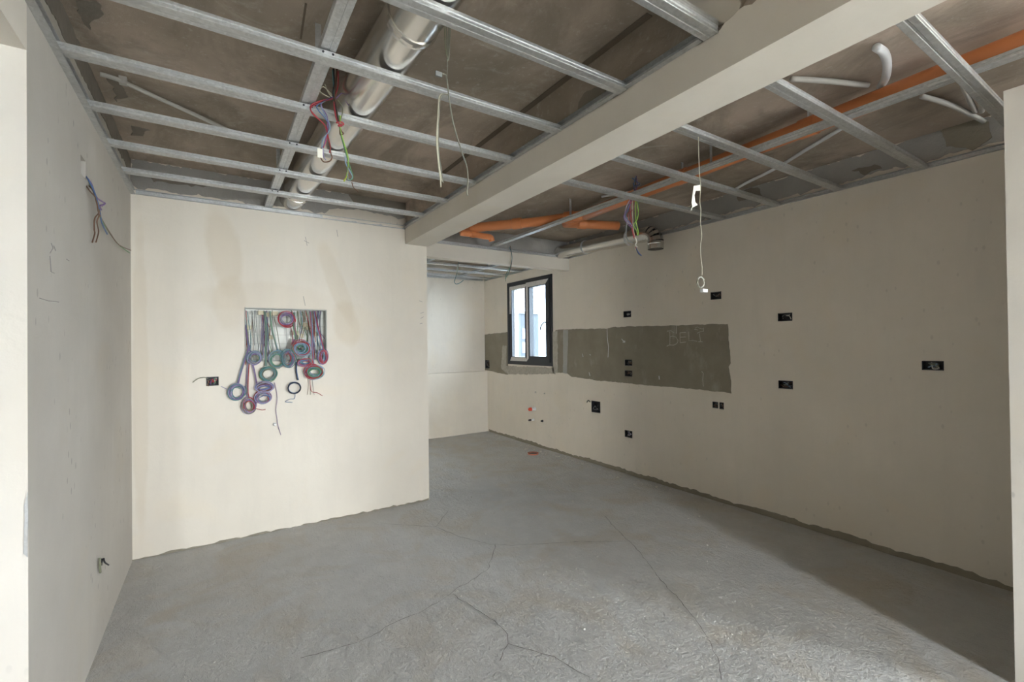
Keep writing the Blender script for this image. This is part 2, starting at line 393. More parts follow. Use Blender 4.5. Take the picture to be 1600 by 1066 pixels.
beam = MB().box((XB0, FY0, ZB), (XB1, YP, ZS)).build('ceiling_beam', 'beam_plaster', kind='structure', label='plastered ceiling beam running away from the camera between the two frames')
header = MB().box((1.2, YH, 2.478), (XR, YH+.12, ZFR)).build('ceiling_header', 'beam_plaster', kind='structure', label='plastered header across the opening of the kitchen niche')
MB().box((1.2, YH+.03, ZFR), (XR, YH+.12, ZS)).build('header_block', 'slab_grey_mortar', header)
XC = 2.905
pil = MB().box((XC, .14, -.03), (XR, .51, 2.585)).build('wall_front_right', 'jamb_plaster', kind='structure', label='pale plastered wall end at the right edge')
# ragged plaster lip along the beam
mb = MB(); q = random.Random(5); n = 150; top = []
for i in range(n+1):
    y = .3 + (YP-.3)*i/n; top.append((y, ZFL + .006 + q.uniform(-.006, .007) + ((.03+.035*noise.noise(Vector((y*16, 0, 0)))) if y < .97 else 0)))
vs = []
for y, z in top: vs += [(XB0-.012, y, ZB+.0), (XB0-.012, y, z), (XB0, y, z)]
mb.add(vs, [f for i in range(n) for f in ((3*i, 3*i+3, 3*i+4, 3*i+1), (3*i+1, 3*i+4, 3*i+5, 3*i+2))])
mb.add([(XB0-.012, .3, ZB), (XB0, .3, ZB), (XB0, YP, ZB), (XB0-.012, YP, ZB)], [(0, 1, 2, 3)])
mb.build('plaster_lip', 'beam_plaster', beam)
# bare strips high on the walls above the frame
P_ = ragged([(XL, YJ, 2.745), (XL, YP, 2.745), (XL, YP, ZS), (XL, YJ, ZS)], .04, .014, 21); fan('bare_strip', P_, (.004, 0, 0), 'slab_dark_stain', wall_left)
P_ = ragged([(XL, YP, 2.66), (1.54, YP, 2.66), (1.54, YP, ZS), (XL, YP, ZS)], .05, .02, 22, (0, 2)); fan('bare_strip', P_, (0, -.004, 0), 'slab_grey_mortar', wall_back)
P_ = ragged([(XR, .52, 2.69), (XR, YH, 2.69), (XR, YH, ZS), (XR, .52, ZS)], .05, .02, 23); fan('bare_strip', P_, (-.004, 0, 0), 'slab_grey_mortar', wall_right)
def patch(px, mat, name, seed, parent, amp=.015, **pl):
    ax = {'X': (1, 2), 'Y': (0, 2), 'Z': (0, 1)}[list(pl)[0]]; d = {'X': (-.005, 0, 0), 'Y': (0, -.005, 0), 'Z': (0, 0, -.005)}[list(pl)[0]]
    fan(name, ragged([pt(x, y, **pl) for x, y in px], .04, amp, seed, ax), d, mat, parent)
UP = MB().box((XB0-.006, FY0, ZFL+.02), (XB0, YP, ZS)).build('bare_side', 'slab_concrete', beam)
patch([(903,176),(905,160),(914,146),(930,138),(946,139),(945,158),(925,172)], 'slab_dark_stain', 'slab_chip', 1, beam, .008, X=XB0-.006)
for k, px in enumerate([[(118,0),(150,0),(160,22),(140,45),(128,30)], [(170,120),(190,128),(196,150),(182,158)], [(205,196),(232,202),(222,212),(206,210)]]):
    patch(px, 'slab_dark_stain' if k < 3 else 'slab_seam', 'damp_stain', 2+k, ceil, Z=ZS)
patch([(505,335),(520,326),(560,328),(600,336),(640,345),(630,356),(560,348),(505,341)], 'right_plaster', 'mortar_patch', 7, wall_back, Y=YP-.004)
patch([(545,304),(590,308),(640,318),(640,334),(600,328),(552,316)], 'slab_dark_stain', 'mortar_hole', 8, wall_back, .01, Y=YP-.004)
patch([(230,272),(300,279),(380,290),(400,298),(300,290),(240,284)], 'slab_dark_stain', 'damp_stain', 12, wall_back, Y=YP-.004)
patch([(1470,205),(1500,185),(1545,190),(1552,215),(1520,235),(1480,228)], 'cement_render', 'mortar_patch', 9, wall_right, .01, X=XR-.004)
patch([(1330,268),(1370,255),(1380,262),(1350,272)], 'slab_dark_stain', 'damp_stain', 10, wall_right, X=XR-.004)
patch([(1150,300),(1185,293),(1190,305),(1155,314)], 'slab_dark_stain', 'damp_stain', 11, wall_right, X=XR-.004)
# unplastered cement band
BAND = [(868,516),(882,515),(903,514),(948,513.5),(957.5,511.5),(999,509.7),(1030,509.3),(1057,508.4),(1094,507),(1113,506.5),(1137.5,507),(1138.5,527.5),(1142,569),(1139,573),(1141,587.5),(1143,614.7),
        (1100,610),(1047.5,604.8),(1010,602.5),(972.5,598),(935,595),(910.6,591),(893.7,589),(886,583),(868,582)]
def band_with_holes(px, seed, name, mat, holes=(), th=-.003):
    o = fan(name, ragged(pxs(px, X=XR), .04, .006, seed), (th, 0, 0), mat, wall_right); return o
hb = [JR['band_upper'], JR['band_lower']]
ymid0, ymid1 = min(h[0] for h in hb), max(h[1] for h in hb)
# the band is laid in pieces around the two boxes sitting in it
tb = ragged(pxs(BAND, X=XR), .04, .006, 31)
def clip(poly, ax, val, keep_less):
    out = []
    for i in range(len(poly)):
        a, b = poly[i], poly[(i+1) % len(poly)]; ia = (a[ax] <= val) == keep_less; ib = (b[ax] <= val) == keep_less
        if ia: out.append(a)
        if ia != ib: out.append(a.lerp(b, (val-a[ax])/(b[ax]-a[ax])))
    return out
pieces = [clip(tb, 1, ymid0, True), clip(tb, 1, ymid1, False)]
mid = clip(clip(tb, 1, ymid0, False), 1, ymid1, True)
zs = [(-9, hb[1][2]), (hb[1][3], hb[0][2]), (hb[0][3], 9)]
for lo, hi in zs: pieces.append(clip(clip(mid, 2, lo, False), 2, hi, True))
mb = MB()
for p in pieces:
    if len(p) > 2: mb.prism(p, (-.003, 0, 0))
mb.build('bare_cement_band', 'cement_render', wall_right)
nb = JR['niche']
lb = ragged(pxs([(754,523),(775,521),(794,519),(794,586),(757,578)], X=XR), .04, .006, 33)
mb = MB()
for p in [clip(lb, 1, nb[0], True), clip(lb, 1, nb[1], False), clip(clip(clip(lb, 1, nb[0], False), 1, nb[1], True), 2, nb[3], False), clip(clip(clip(lb, 1, nb[0], False), 1, nb[1], True), 2, nb[2], True)]:
    if len(p) > 2: mb.prism(p, (-.003, 0, 0))
mb.build('bare_cement_band', 'cement_render', wall_right)
for k, px in enumerate([[(864,518),(871,518),(872,582),(863,582)], [(790,572),(866,575),(868,584),(840,585),(793,585)], [(786,540),(792,540),(792,584),(784,575)]]):
    fan('broken_render', ragged(pxs(px, X=XR), .02, .012, 40+k), (-.010, 0, 0), 'rough_mortar', wall_right)
fan('cement_streak', ragged(pxs([(880,516),(888,516),(886,584),(880,583)], X=XR-.003), .05, .005, 44), (-.003, 0, 0), 'slab_grey_mortar', wall_right)
# ragged bare strip where the plaster stops short of the floor
def base_strip(u0, u1, mk, d, parent, seed, lo=.02, hi=.07):
    q = random.Random(seed); n = int((u1-u0)/.035); tops = []
    for i in range(n+1):
        u = u0+(u1-u0)*i/n; tops.append(mk(u, lo + (hi-lo)*(.5+.5*noise.noise(Vector((u*2.2, seed, 0)))) + q.uniform(-.008, .008)))
    mb = MB(); d = Vector(d)
    for a, b, ua, ub in zip(tops[:-1], tops[1:], [u0+(u1-u0)*i/n for i in range(n)], [u0+(u1-u0)*(i+1)/n for i in range(n)]):
        mb.prism([Vector(mk(ua, -.01)), Vector(mk(ub, -.01)), Vector(b), Vector(a)], d)
    mb.build('bare_base_strip', 'cement_render', parent)
base_strip(.52, 6.9, lambda u, z: (XR, u, z), (-.004, 0, 0), wall_right, 3, .015, .07)
base_strip(XL, 1.74, lambda u, z: (u, YP, z), (0, -.004, 0), wall_back, 4, .0, .018)
# chalk word and scratches on the band
def strokes(lst, mk, name, mat, parent, r=.003, seed=0):
    mb = MB()
    for s_ in lst: mb.tube([mk(*p) for p in s_], r, 4)
    return mb.build(name, mat, parent)
zz = lambda x, y: pt(1030+x/8.885, 500+y/8.885, X=XR-.0035)
strokes([[(148,165),(150,260),(148,350)], [(108,155),(165,150),(205,178)], [(150,235),(190,222),(235,240),(262,290),(245,330),(200,350),(150,348),(118,355),(108,370)],
         [(288,180),(290,315)], [(288,178),(372,172)], [(288,240),(370,236)], [(290,316),(372,306)], [(408,165),(414,290),(470,285),(528,297)],
         [(560,190),(574,300)], [(545,302),(603,302)], [(525,185),(570,165),(620,158)], [(500,115),(530,95),(560,115),(600,125),(618,110),(615,150)], [(490,130),(540,140)]], zz, 'chalk_word', 'chalk', wall_right, .0034)
strokes([[(240,75),(238,130),(240,190)], [(590,715),(612,740),(605,830),(612,925)]], zz, 'plaster_drip', 'chalk', wall_right, .004)
zz2 = lambda x, y: pt(860+x/5.333, 490+y/5.333, X=XR-.0035)
strokes([[(472,128),(474,200),(484,280),(480,365)], [(268,335),(272,362)], [(328,340),(334,348)], [(594,212),(606,228),(624,232)], [(604,238),(622,240)], [(322,490),(330,520)], [(905,520),(908,550)]], zz2, 'plaster_drip', 'white_pvc', wall_right, .004)
# pencil ticks
sl = lambda x, y: pt(x, y, X=XL+.001)
strokes([[(80,380),(83,388),(78,396)], [(84,384),(87,392)], [(78,400),(80,425),(85,427)], [(62,466),(75,470),(92,472)], [(104,405),(108,408)]], sl, 'pencil_mark', 'pencil', wall_left, .0012)
sp = lambda x, y: pt(x, y, Y=YP-.001)
strokes([[(477,370),(480,384)], [(475,376),(483,380)], [(526,359),(528,370)], [(474,463),(477,478)], [(655,470),(660,472)], [(657,490),(662,488)], [(657,498),(662,495)], [(656,506),(660,505)]], sp, 'pencil_mark', 'pencil', wall_back, .0016)
# torn jamb corner with its steel bead showing
fan('corner_bead', ragged([(XL, YJ-.004, pt(42,770,X=XL).z), (XL-.007, YJ-.004, pt(42,790,X=XL).z), (XL-.009, YJ-.004, pt(42,865,X=XL).z), (XL, YJ-.004, pt(42,872,X=XL).z)], .02, .0015, 51, (0, 2)), (0, -.004, 0), 'galvanized_steel', wall_left)

# shell of the rooms behind and beside the camera, with the balcony window that lights the place
MB().panel('y', FY0-.2, FY0, FX0, FX1, -.03, ZS, RWIN).build('wall_rear', 'right_plaster', kind='structure', label='plastered wall with the balcony window behind the camera')
MB().panel('x', FX0-.2, FX0, FY0, FY1, -.03, ZS).build('wall_far_left', 'right_plaster', kind='structure', label='plastered wall of the room beyond the left opening')
MB().box((FX1, FY0, -.03), (FX1+.2, .3, ZS)).build('wall_far_right', 'right_plaster', kind='structure', label='plastered wall beside the balcony window')
MB().box((XR+.2, .12, -.03), (FX1, .3, ZS)).build('wall_return', 'right_plaster', kind='structure', label='plastered return wall behind the right wall end')
MB().panel('x', -.7, -.5, YP+.15, FY1, -.03, ZS, [NWIN]).build('wall_niche_left', 'right_plaster', kind='structure', label='plastered wall at the hidden left end of the niche')
MB().box((FX0, YP+.15, -.03), (-.7, YP+.3, ZS)).build('wall_side_room', 'right_plaster', kind='structure', label='plastered end wall of the side room')
for k, (x0, x1, z0, z1) in enumerate(RWIN):
    rw = empty(f'window_{k+2}', ((x0+x1)/2, FY0-.1, z0), ('narrow left', 'middle', 'right')[k] + ' tall dark framed balcony light behind the camera', 'window'); rw['kind'] = 'structure'
    for x in (x0, x1-.03): MB().box((x, FY0-.14, z0), (x+.03, FY0-.07, z1)).build('stile', 'dark_window_frame', rw)
    for z in (z0, z1-.03): MB().box((x0+.03, FY0-.14, z), (x1-.03, FY0-.07, z+.03)).build('rail', 'dark_window_frame', rw)

# ------------------------------------------------------------------ kitchen window
win = empty('window_1', (XR, (WY0+WY1)/2, WZ0), 'black two-sash window with peeling white film in the right wall', 'window'); win['kind'] = 'structure'
FR = XR-.012; FB = XR+.07
def frame_x(name, y0, y1, z0, z1, wd, x0, x1, mat, parent):
    """rectangular frame in a wall facing -X: four mitred bars in one mesh"""
    mb = MB(); o = [(y0, z0), (y1, z0), (y1, z1), (y0, z1)]; i = [(y0+wd, z0+wd), (y1-wd, z0+wd), (y1-wd, z1-wd), (y0+wd, z1-wd)]
    for k in range(4):
        a, b, c_, d_ = o[k], o[(k+1) % 4], i[(k+1) % 4], i[k]
        mb.prism([(x0, *a), (x0, *b), (x0, *c_), (x0, *d_)], (x1-x0, 0, 0))
    return mb.build(name, mat, parent)
frame_x('outer_frame', WY0, WY1, WZ0, WZ1, .055, FR, FB, 'dark_window_frame', win)
YM = 5.70                                                     # meeting stile (left sash is beyond it)
rs = frame_x('sash', WY0+.05, YM, WZ0+.05, WZ1-.05, .085, FR-.014, FB-.02, 'dark_window_frame', win)
ls = frame_x('sash', YM+.004, WY1-.05, WZ0+.05, WZ1-.05, .07, FR+.008, FB-.02, 'dark_window_frame', win)
MB().box((FB-.05, WY0+.135, WZ0+.13), (FB-.046, YM-.085, WZ1-.13)).build('pane', 'window_glass', rs)
MB().box((FB-.05, YM+.07, WZ0+.12), (FB-.046, WY1-.12, WZ1-.12)).build('pane', 'window_glass', ls)
fx = FR-.0165
MB().prism([(fx, YM, WZ0+.06), (fx, YM-.05, WZ0+.10), (fx, YM-.05, WZ1-.10), (fx, YM, WZ1-.055)], (.002, 0, 0)).build('film_strip', 'protective_film', rs)
MB().prism([(fx, WY0+.06, WZ1-.06), (fx, YM, WZ1-.055), (fx, YM-.05, WZ1-.125), (fx, WY0+.13, WZ1-.125)], (.002, 0, 0)).build('film_strip', 'protective_film', rs)
fx2 = FR+.0055
MB().prism([(fx2, YM+.01, WZ1-.065), (fx2, WY1-.06, WZ1-.065), (fx2, WY1-.11, WZ1-.12), (fx2, YM+.06, WZ1-.12)], (.002, 0, 0)).build('film_strip', 'protective_film', ls)
MB().prism([(fx2, WY1-.055, WZ1-.065), (fx2, WY1-.055, WZ0+.80), (fx2, WY1-.105, WZ0+.80), (fx2, WY1-.105, WZ1-.12)], (.002, 0, 0)).build('film_strip', 'protective_film', ls)
MB().prism([(fx2, YM+.01, WZ0+.055), (fx2, WY1-.06, WZ0+.055), (fx2, WY1-.10, WZ0+.115), (fx2, YM+.06, WZ0+.115)], (.002, 0, 0)).build('film_strip', 'protective_film', ls)
hz = pt(850, 505, X=XR).z; hy = WY0+.095
mb = MB().box((FR-.026, hy-.014, hz-.035), (FR-.014, hy+.014, hz+.035)); mb.tube(smooth_path([(FR-.02, hy, hz+.0), (FR-.06, hy, hz+.005), (FR-.066, hy+.03, hz-.005), (FR-.064, hy+.085, hz-.05), (FR-.06, hy+.10, hz-.10)]), .009, 8)
mb.build('handle', 'black_plastic', rs, smooth=False)

# ------------------------------------------------------------------ outside
MB().box((-60, -60, -7.2), (80, 60, -7)).build('ground', 'outside_ground', kind='structure', label='ground far below the windows')
bw0, bw1 = pt(850, 500, Y=13.0), pt(875, 565, Y=13.0)
ew = empty('brick_wall_end', (bw0.x+.5, 13.2, -7), 'ragged brick wall end seen through the right pane', 'building')
MB().box((bw0.x+.12, 13.0, -7), (bw1.x+.6, 13.5, bw0.z+1.2)).build('wall', 'outside_white_wall', ew)
q = random.Random(9)
for i in range(24):
    z = bw1.z-.2+i*.085
    for j in range(3):
        x = bw0.x+.10+j*.24+(.12 if i % 2 else 0)+q.uniform(-.03, .03)
        if q.random() < .85 and z < bw0.z+.2: MB().box((x, 12.96, z), (x+.22, 13.0, z+.07)).build('brick', 'outside_brick', ew)
g0, g1 = pt(813, 490, Y=22.0), pt(826, 560, Y=22.0)
eg = empty('grey_building', (g0.x+3, 24, -7), 'grey house with white windows seen through the left pane', 'building')
MB().box((g0.x, 22, -7), (g0.x+8, 26, g0.z)).build('wall', 'outside_grey_wall', eg)
MB().box((g0.x-.1, 21.9, g0.z), (g0.x+8, 26.1, g0.z+.12)).build('roof_edge', 'outside_white_wall', eg)
for k, y in enumerate((520, 542)):
    a = pt(816, y, Y=22.0); wn = MB().box((a.x, 21.96, a.z-.35), (a.x+.25, 22.0, a.z+.25)).build('window', 'outside_white_wall', eg)

# ------------------------------------------------------------------ metal ceiling frame
def cprofile(mb, p0, p1, side, wd=.058, h=.027):
    """C profile, open on top, groove along each side: p0/p1 bottom centre ends, side = unit vector across"""
    p0, p1, s_ = Vector(p0), Vector(p1), Vector(side); z = Vector((0, 0, 1)); a = wd/2; tk = .0015
    out = [(-a+.006, h), (-a, h), (-a, h*.62), (-a+.003, h*.5), (-a, h*.38), (-a, .002), (-a+.002, 0), (-a*.2, 0), (-a*.12, .0015), (a*.12, .0015), (a*.2, 0), (a-.002, 0), (a, .002), (a, h*.38), (a-.003, h*.5), (a, h*.62), (a, h), (a-.006, h)]
    inn = [(x*(1-tk*2/a), y if abs(y-h) < 1e-9 else y+tk) for x, y in out]
    n = len(out); vs = []
    for p in (p0, p1):
        vs += [p + s_*x + z*y for x, y in out] + [p + s_*x + z*y for x, y in inn]
    o2 = 2*n
    fs = []
    for i in range(n-1):
        fs += [(i, i+1, o2+i+1, o2+i), (n+i+1, n+i, o2+n+i, o2+n+i+1), (i+1, i, n+i, n+i+1), (o2+i, o2+i+1, o2+n+i+1, o2+n+i)]
    fs += [(0, o2, o2+n, n), (n-1, 2*n-1, o2+2*n-1, o2+n-1)]
    return mb.add(vs, fs)
ORD = ['first', 'second', 'third', 'fourth', 'fifth', 'sixth', 'seventh', 'eighth', 'ninth']
def joist(x0, x1, y, z, label, group, notch=None):
    r = empty('ceiling_joist', ((x0+x1)/2, y, z), label, 'joist', group)
    cprofile(MB(), (x0, y, z), (x1, y, z), (0, 1, 0)).build('profile', 'galvanized_steel', r)
    if notch is not None:
        for dx in (-.018, .018): MB().lathe((notch+dx, y-.029, z+.018), (0, -1, 0), [(0, .0045), (.003, .0045), (.0035, 0.0001)], 8).build('screw', 'screw_dark', r)
    return r
JL = [1.0, 1.43, 1.885, 2.345, 2.82, 3.28, 3.74]
XFL = .372
for k, y in enumerate(reversed(JL)):
    joist(XL+.004, XB0-.016, y, ZFL+.002, f'{ORD[k]} galvanized joist from the panel wall, left of the beam', 'joists left of the beam', XFL)
JRt = [.60, 1.075, 1.565, 2.02, 2.51]
XFR = 2.80
JRn = ['nearest to the right wall end', 'second from the right wall end', 'third from the right wall end', 'fourth from the right wall end', 'beside the hanging coloured wires']
for y, nm in zip(JRt, JRn):
    joist(XB1+.004, XR-.004, y, ZFR+.002, f'galvanized joist right of the beam, {nm}', 'joists right of the beam')
joist(XB1+.004, XR-.004, .19, ZFR+.002, 'galvanized joist at the top right corner over the wall end', 'joists right of the beam')
for k, y in enumerate((5.30, 5.86, 6.33, 6.78)):
    joist(-.4, XR-.004, y, 2.617, f'{ORD[k]} galvanized joist behind the niche header', 'joists in the niche')
def furring(x, y0, y1, z, label, straps):
    r = empty('furring_channel', (x, (y0+y1)/2, z), label, 'furring')
    cprofile(MB(), (x, y0, z), (x, y1, z), (1, 0, 0)).build('profile', 'galvanized_steel', r)
    for y in straps:
        MB().box((x-.012, y-.0012, z+.02), (x+.012, y+.0012, ZS)).build('hanger_strap', 'galvanized_steel', r)
    return r
furring(XFL, .3, YP-.004, ZFL+.033, 'galvanized furring channel crossing the joists beside the big duct', (2.05, 3.5))
furring(XFR, .2, YH-.004, ZFR+.033, 'galvanized furring channel under the long orange pipe', (1.85, 3.30))
furring(2.45, YH+.13, YN-.004, 2.65, 'galvanized furring channel inside the niche, nearer the partition', (6.0,))
furring(3.45, YH+.13, YN-.004, 2.65, 'galvanized furring channel inside the niche, nearer the window', (6.0,))
def perim(axis, fixed, sgn, u0, u1, z, label, wd=.028, h=.028):
    """wall channel: back flange, bottom flange, top flange"""
    mb = MB(); t_ = .0015
    def bx(a0, a1, z0, z1):
        lo, hi = sorted((fixed+sgn*a0, fixed+sgn*a1))
        mb.box((lo, u0, z0), (hi, u1, z1)) if axis == 'x' else mb.box((u0, lo, z0), (u1, hi, z1))
    bx(0, t_, z, z+h); bx(t_, wd, z-t_, z); bx(t_, wd, z+h, z+h+t_)
    return mb.build('wall_channel', 'galvanized_steel', label=label, cat='channel', group='wall channels of the ceiling frame')
perim('x', XL, 1, .2, YP, ZFL, 'galvanized wall channel along the top of the left wall')
perim('y', YP, -1, XL+.03, XB0-.014, ZFL, 'galvanized wall channel along the top of the panel wall')
perim('x', XB0-.012, -1, 1.035, YP-.03, ZFL+.008, 'galvanized channel along the left face of the beam')
perim('x', XB1, 1, .16, YH, ZFR, 'galvanized channel along the right face of the beam')
perim('x', XR, -1, .52, YH, ZFR, 'galvanized wall channel along the top of the right wall')
perim('y', YH, -1, XB1+.03, XR-.03, ZFR, 'galvanized channel along the top of the niche header')
perim('y', YN, -1, -.4, XR-.03, 2.617, 'galvanized wall channel at the back of the niche')
perim('x', XR, -1, YH+.13, YN-.03, 2.617, 'galvanized wall channel in the niche above the window')

# ------------------------------------------------------------------ ducts
ZD = 2.745
def line_px(pa, pb, z): return pt(*pa, Z=z), pt(*pb, Z=z)
l0, l1 = line_px((604,7), (445,290), ZD); r0, r1 = line_px((683,47), (484,304), ZD)
def xat(a, b, y): return a.x + (b.x-a.x)*(y-a.y)/(b.y-a.y)
cx = lambda y: (xat(l0, l1, y)+xat(r0, r1, y))/2
RD = abs(xat(r0, r1, 3)-xat(l0, l1, 3))/2*.97
duct = empty('ventilation_duct', (cx(2.5), 2.5, ZD-RD), 'large round galvanized duct above the left ceiling frame', 'duct')
YE = .98
path = [(cx(y), y, ZD) for y in lin(YP-.005, 1.22, .2)]
x0 = path[-1][0]; RE = .27
el = [(x0+RE-RE*math.cos(a), 1.22-RE*math.sin(a), ZD) for a in [math.pi/2*i/8 for i in range(1, 9)]]
MB().tube(path, RD, 40, False).build('run', 'duct_steel', duct, smooth=True)
def collar(y, nm='collar', w_=.02, e=.004):
    d = (Vector((cx(y+.1), y+.1, ZD))-Vector((cx(y), y, ZD))).normalized()
    MB().lathe((cx(y), y, ZD), d, [(-w_, RD), (-w_, RD+e), (-w_*.3, RD+e*1.6), (w_*.3, RD+e*1.6), (w_, RD+e), (w_, RD)], 40).build(nm, 'duct_steel', duct, smooth=False)
collar(1.66); collar(3.98)
ys = 1.22-RE
MB().tube([path[-1]]+el, RD, 40, False).build('elbow', 'duct_steel', duct, smooth=True)
RB = .11
MB().tube([(x0+RE-.02, ys, ZD), (x0+RE+.10, ys, ZD), (XB0-.005, ys, ZD)], [RD, RB, RB], 40, False).build('branch', 'duct_steel', duct, smooth=True)
# small duct along the right wall
A_, B_ = pt(884, 388, X=3.80), pt(1012, 366, X=3.80); RS = .078
sd = empty('extractor_duct', (3.80, 3.9, 2.5), 'slim galvanized duct with an open elbow along the right wall', 'duct')
zA, zB = 2.70, B_.z
MB().tube([(3.80, YH-.004, zA), (3.80, 4.0, (zA+zB)/2), (3.80, B_.y, zB)], RS, 28, False).build('run', 'duct_steel', sd, smooth=True)
Ro = .10; pe = [(3.80, B_.y-Ro*math.sin(a), zB-Ro+Ro*math.cos(a)) for a in [math.pi/2*i/4 for i in range(5)]]
for k in range(4): MB().tube([pe[k], pe[k+1]], RS+.003, 28, False).build('elbow_gore', 'duct_steel', sd)
pe_ = Vector(pe[-1])
mb = MB().lathe(pe_, (0, 0, -1), [(0, RS+.003), (.02, RS+.006), (.03, RS+.003), (.075, RS+.003), (.075, RS-.001), (0, RS-.001)], 28); mb.build('outlet_collar', 'duct_steel', sd)
for y in (4.2, 3.5): MB().lathe((3.80, y, zA+(zB-zA)*(YH-y)/(YH-B_.y)), (0, 1, 0), [(-.012, RS), (-.012, RS+.005), (.012, RS+.005), (.012, RS)], 28).build('band', 'galvanized_steel', sd)

# ------------------------------------------------------------------ orange drain pipes
def pipe(parent, pts, r, mat, name='run', seg=20, sm=True): return MB().tube(pts, r, seg).build(name, mat, parent, smooth=sm)
ZO = 2.752
op = empty('drain_pipe', (2.95, 2.3, ZO-.05), 'long orange plastic drain pipe above the right ceiling frame', 'pipe')
tee = pt(868, 340, Z=ZO)
far_ = pt(1470, 117, Z=ZO); rn = pt(985, 308, Z=ZO)
dirn = (far_-rn)/(far_.y-rn.y)
p_near = far_ + dirn*(.16-far_.y); p_tee = rn + dirn*(3.35-rn.y)
pipe(op, [p_near, far_, rn, p_tee], .05, 'orange_pvc')
p_l = pt(845, 346, Z=ZO); p_e = pt(742, 356, Z=ZO); p_e2 = pt(722, 361, Z=ZO)
pipe(op, smooth_path([p_tee, p_l, p_l.lerp(p_e, .5), p_e, p_e2], 4), .048, 'orange_pvc', 'branch')
for p, q_ in ((p_tee, p_l), (p_l, p_e), (p_e, p_e2)):
    d = (q_-p).normalized(); MB().lathe(p.lerp(q_, .35), d, [(-.05, .05), (-.05, .057), (.04, .057), (.05, .052), (.05, .05)], 20).build('socket', 'orange_pvc', op)
for y in (2.2, 1.3):
    c_ = far_ + dirn*(y-far_.y); MB().lathe(c_, dirn, [(-.045, .05), (-.045, .056), (.045, .056), (.045, .05)], 20).build('socket', 'orange_pvc', op)
    MB().box((c_.x-.01, c_.y-.002, c_.z+.05), (c_.x+.01, c_.y+.002, ZS)).build('pipe_hanger', 'galvanized_steel', op)
a, b = pt(884, 349, Z=2.745), pt(966, 353, Z=2.745)
pipe(op, [p_tee.lerp(a, .3), a, a.lerp(b, .5), b], .045, 'orange_pvc', 'cross_branch'); MB().lathe(a.lerp(b, .3), b-a, [(-.04, .045), (-.04, .052), (.04, .052), (.04, .045)], 20).build('socket', 'orange_pvc', op)
e = [pt(720, 364, Z=2.685), pt(738, 366, Z=2.685), pt(755, 369, Z=2.68), pt(766, 371, Z=2.675)]; e.append(e[-1]+Vector((.02, .0, -.04)))
pipe(op, smooth_path(e, 4), .032, 'orange_pvc', 'end_elbow'); MB().lathe(e[1], e[2]-e[1], [(-.02, .032), (-.02, .038), (.02, .038), (.02, .032)], 20).build('socket', 'orange_pvc', op)

# ------------------------------------------------------------------ conduits under the slab
def conduit(px, z, r, mat, label, clips=()):
    r_ = empty('conduit', pt(*px[0], Z=z), label, 'conduit'); P_ = smooth_path([p-Vector((0, 0, .008)) for p in pxs(px, Z=z)], 5); pipe(r_, P_, r, mat, 'tube', 10)
    for k in clips:
        p = P_[int(k*(len(P_)-1))]; MB().box((p.x-r*1.4, p.y-r*1.4, p.z-r*1.2), (p.x+r*1.4, p.y+r*1.4, ZS)).build('clip', 'grey_conduit', r_)
conduit([(156,113),(185,122),(228,142),(300,175),(380,212)], ZS-.014, .011, 'grey_conduit', 'grey conduit running diagonally under the slab at the left', (.3,))
conduit([(1236,121),(1290,124),(1335,129),(1356,131)], ZS-.02, .014, 'grey_conduit', 'pale conduit ending beside the white hose')
conduit([(1369,71),(1381,80),(1386,97),(1384,118),(1376,133)], ZS-.022, .019, 'white_pvc', 'bent white hose under the slab right of the beam')
conduit([(1140,300),(1165,285),(1211,262),(1260,232),(1318,197)], ZS-.015, .012, 'white_pvc', 'thin white conduit slanting under the slab to the orange pipe')
conduit([(1440,148),(1480,160),(1523,180),(1553,197)], ZS-.018, .014, 'grey_conduit', 'grey conduit slanting towards the right wall end')
conduit([(1503,126),(1512,148),(1524,172)], ZS-.018, .013, 'grey_conduit', 'short grey conduit, left of the pair by the right wall end')
conduit([(1528,136),(1533,158),(1534,172)], ZS-.018, .013, 'grey_conduit', 'short grey conduit, right of the pair by the right wall end')
conduit([(940,306),(990,298),(1040,290)], ZS-.015, .010, 'white_pvc', 'thin white conduit behind the hanging coloured wires')

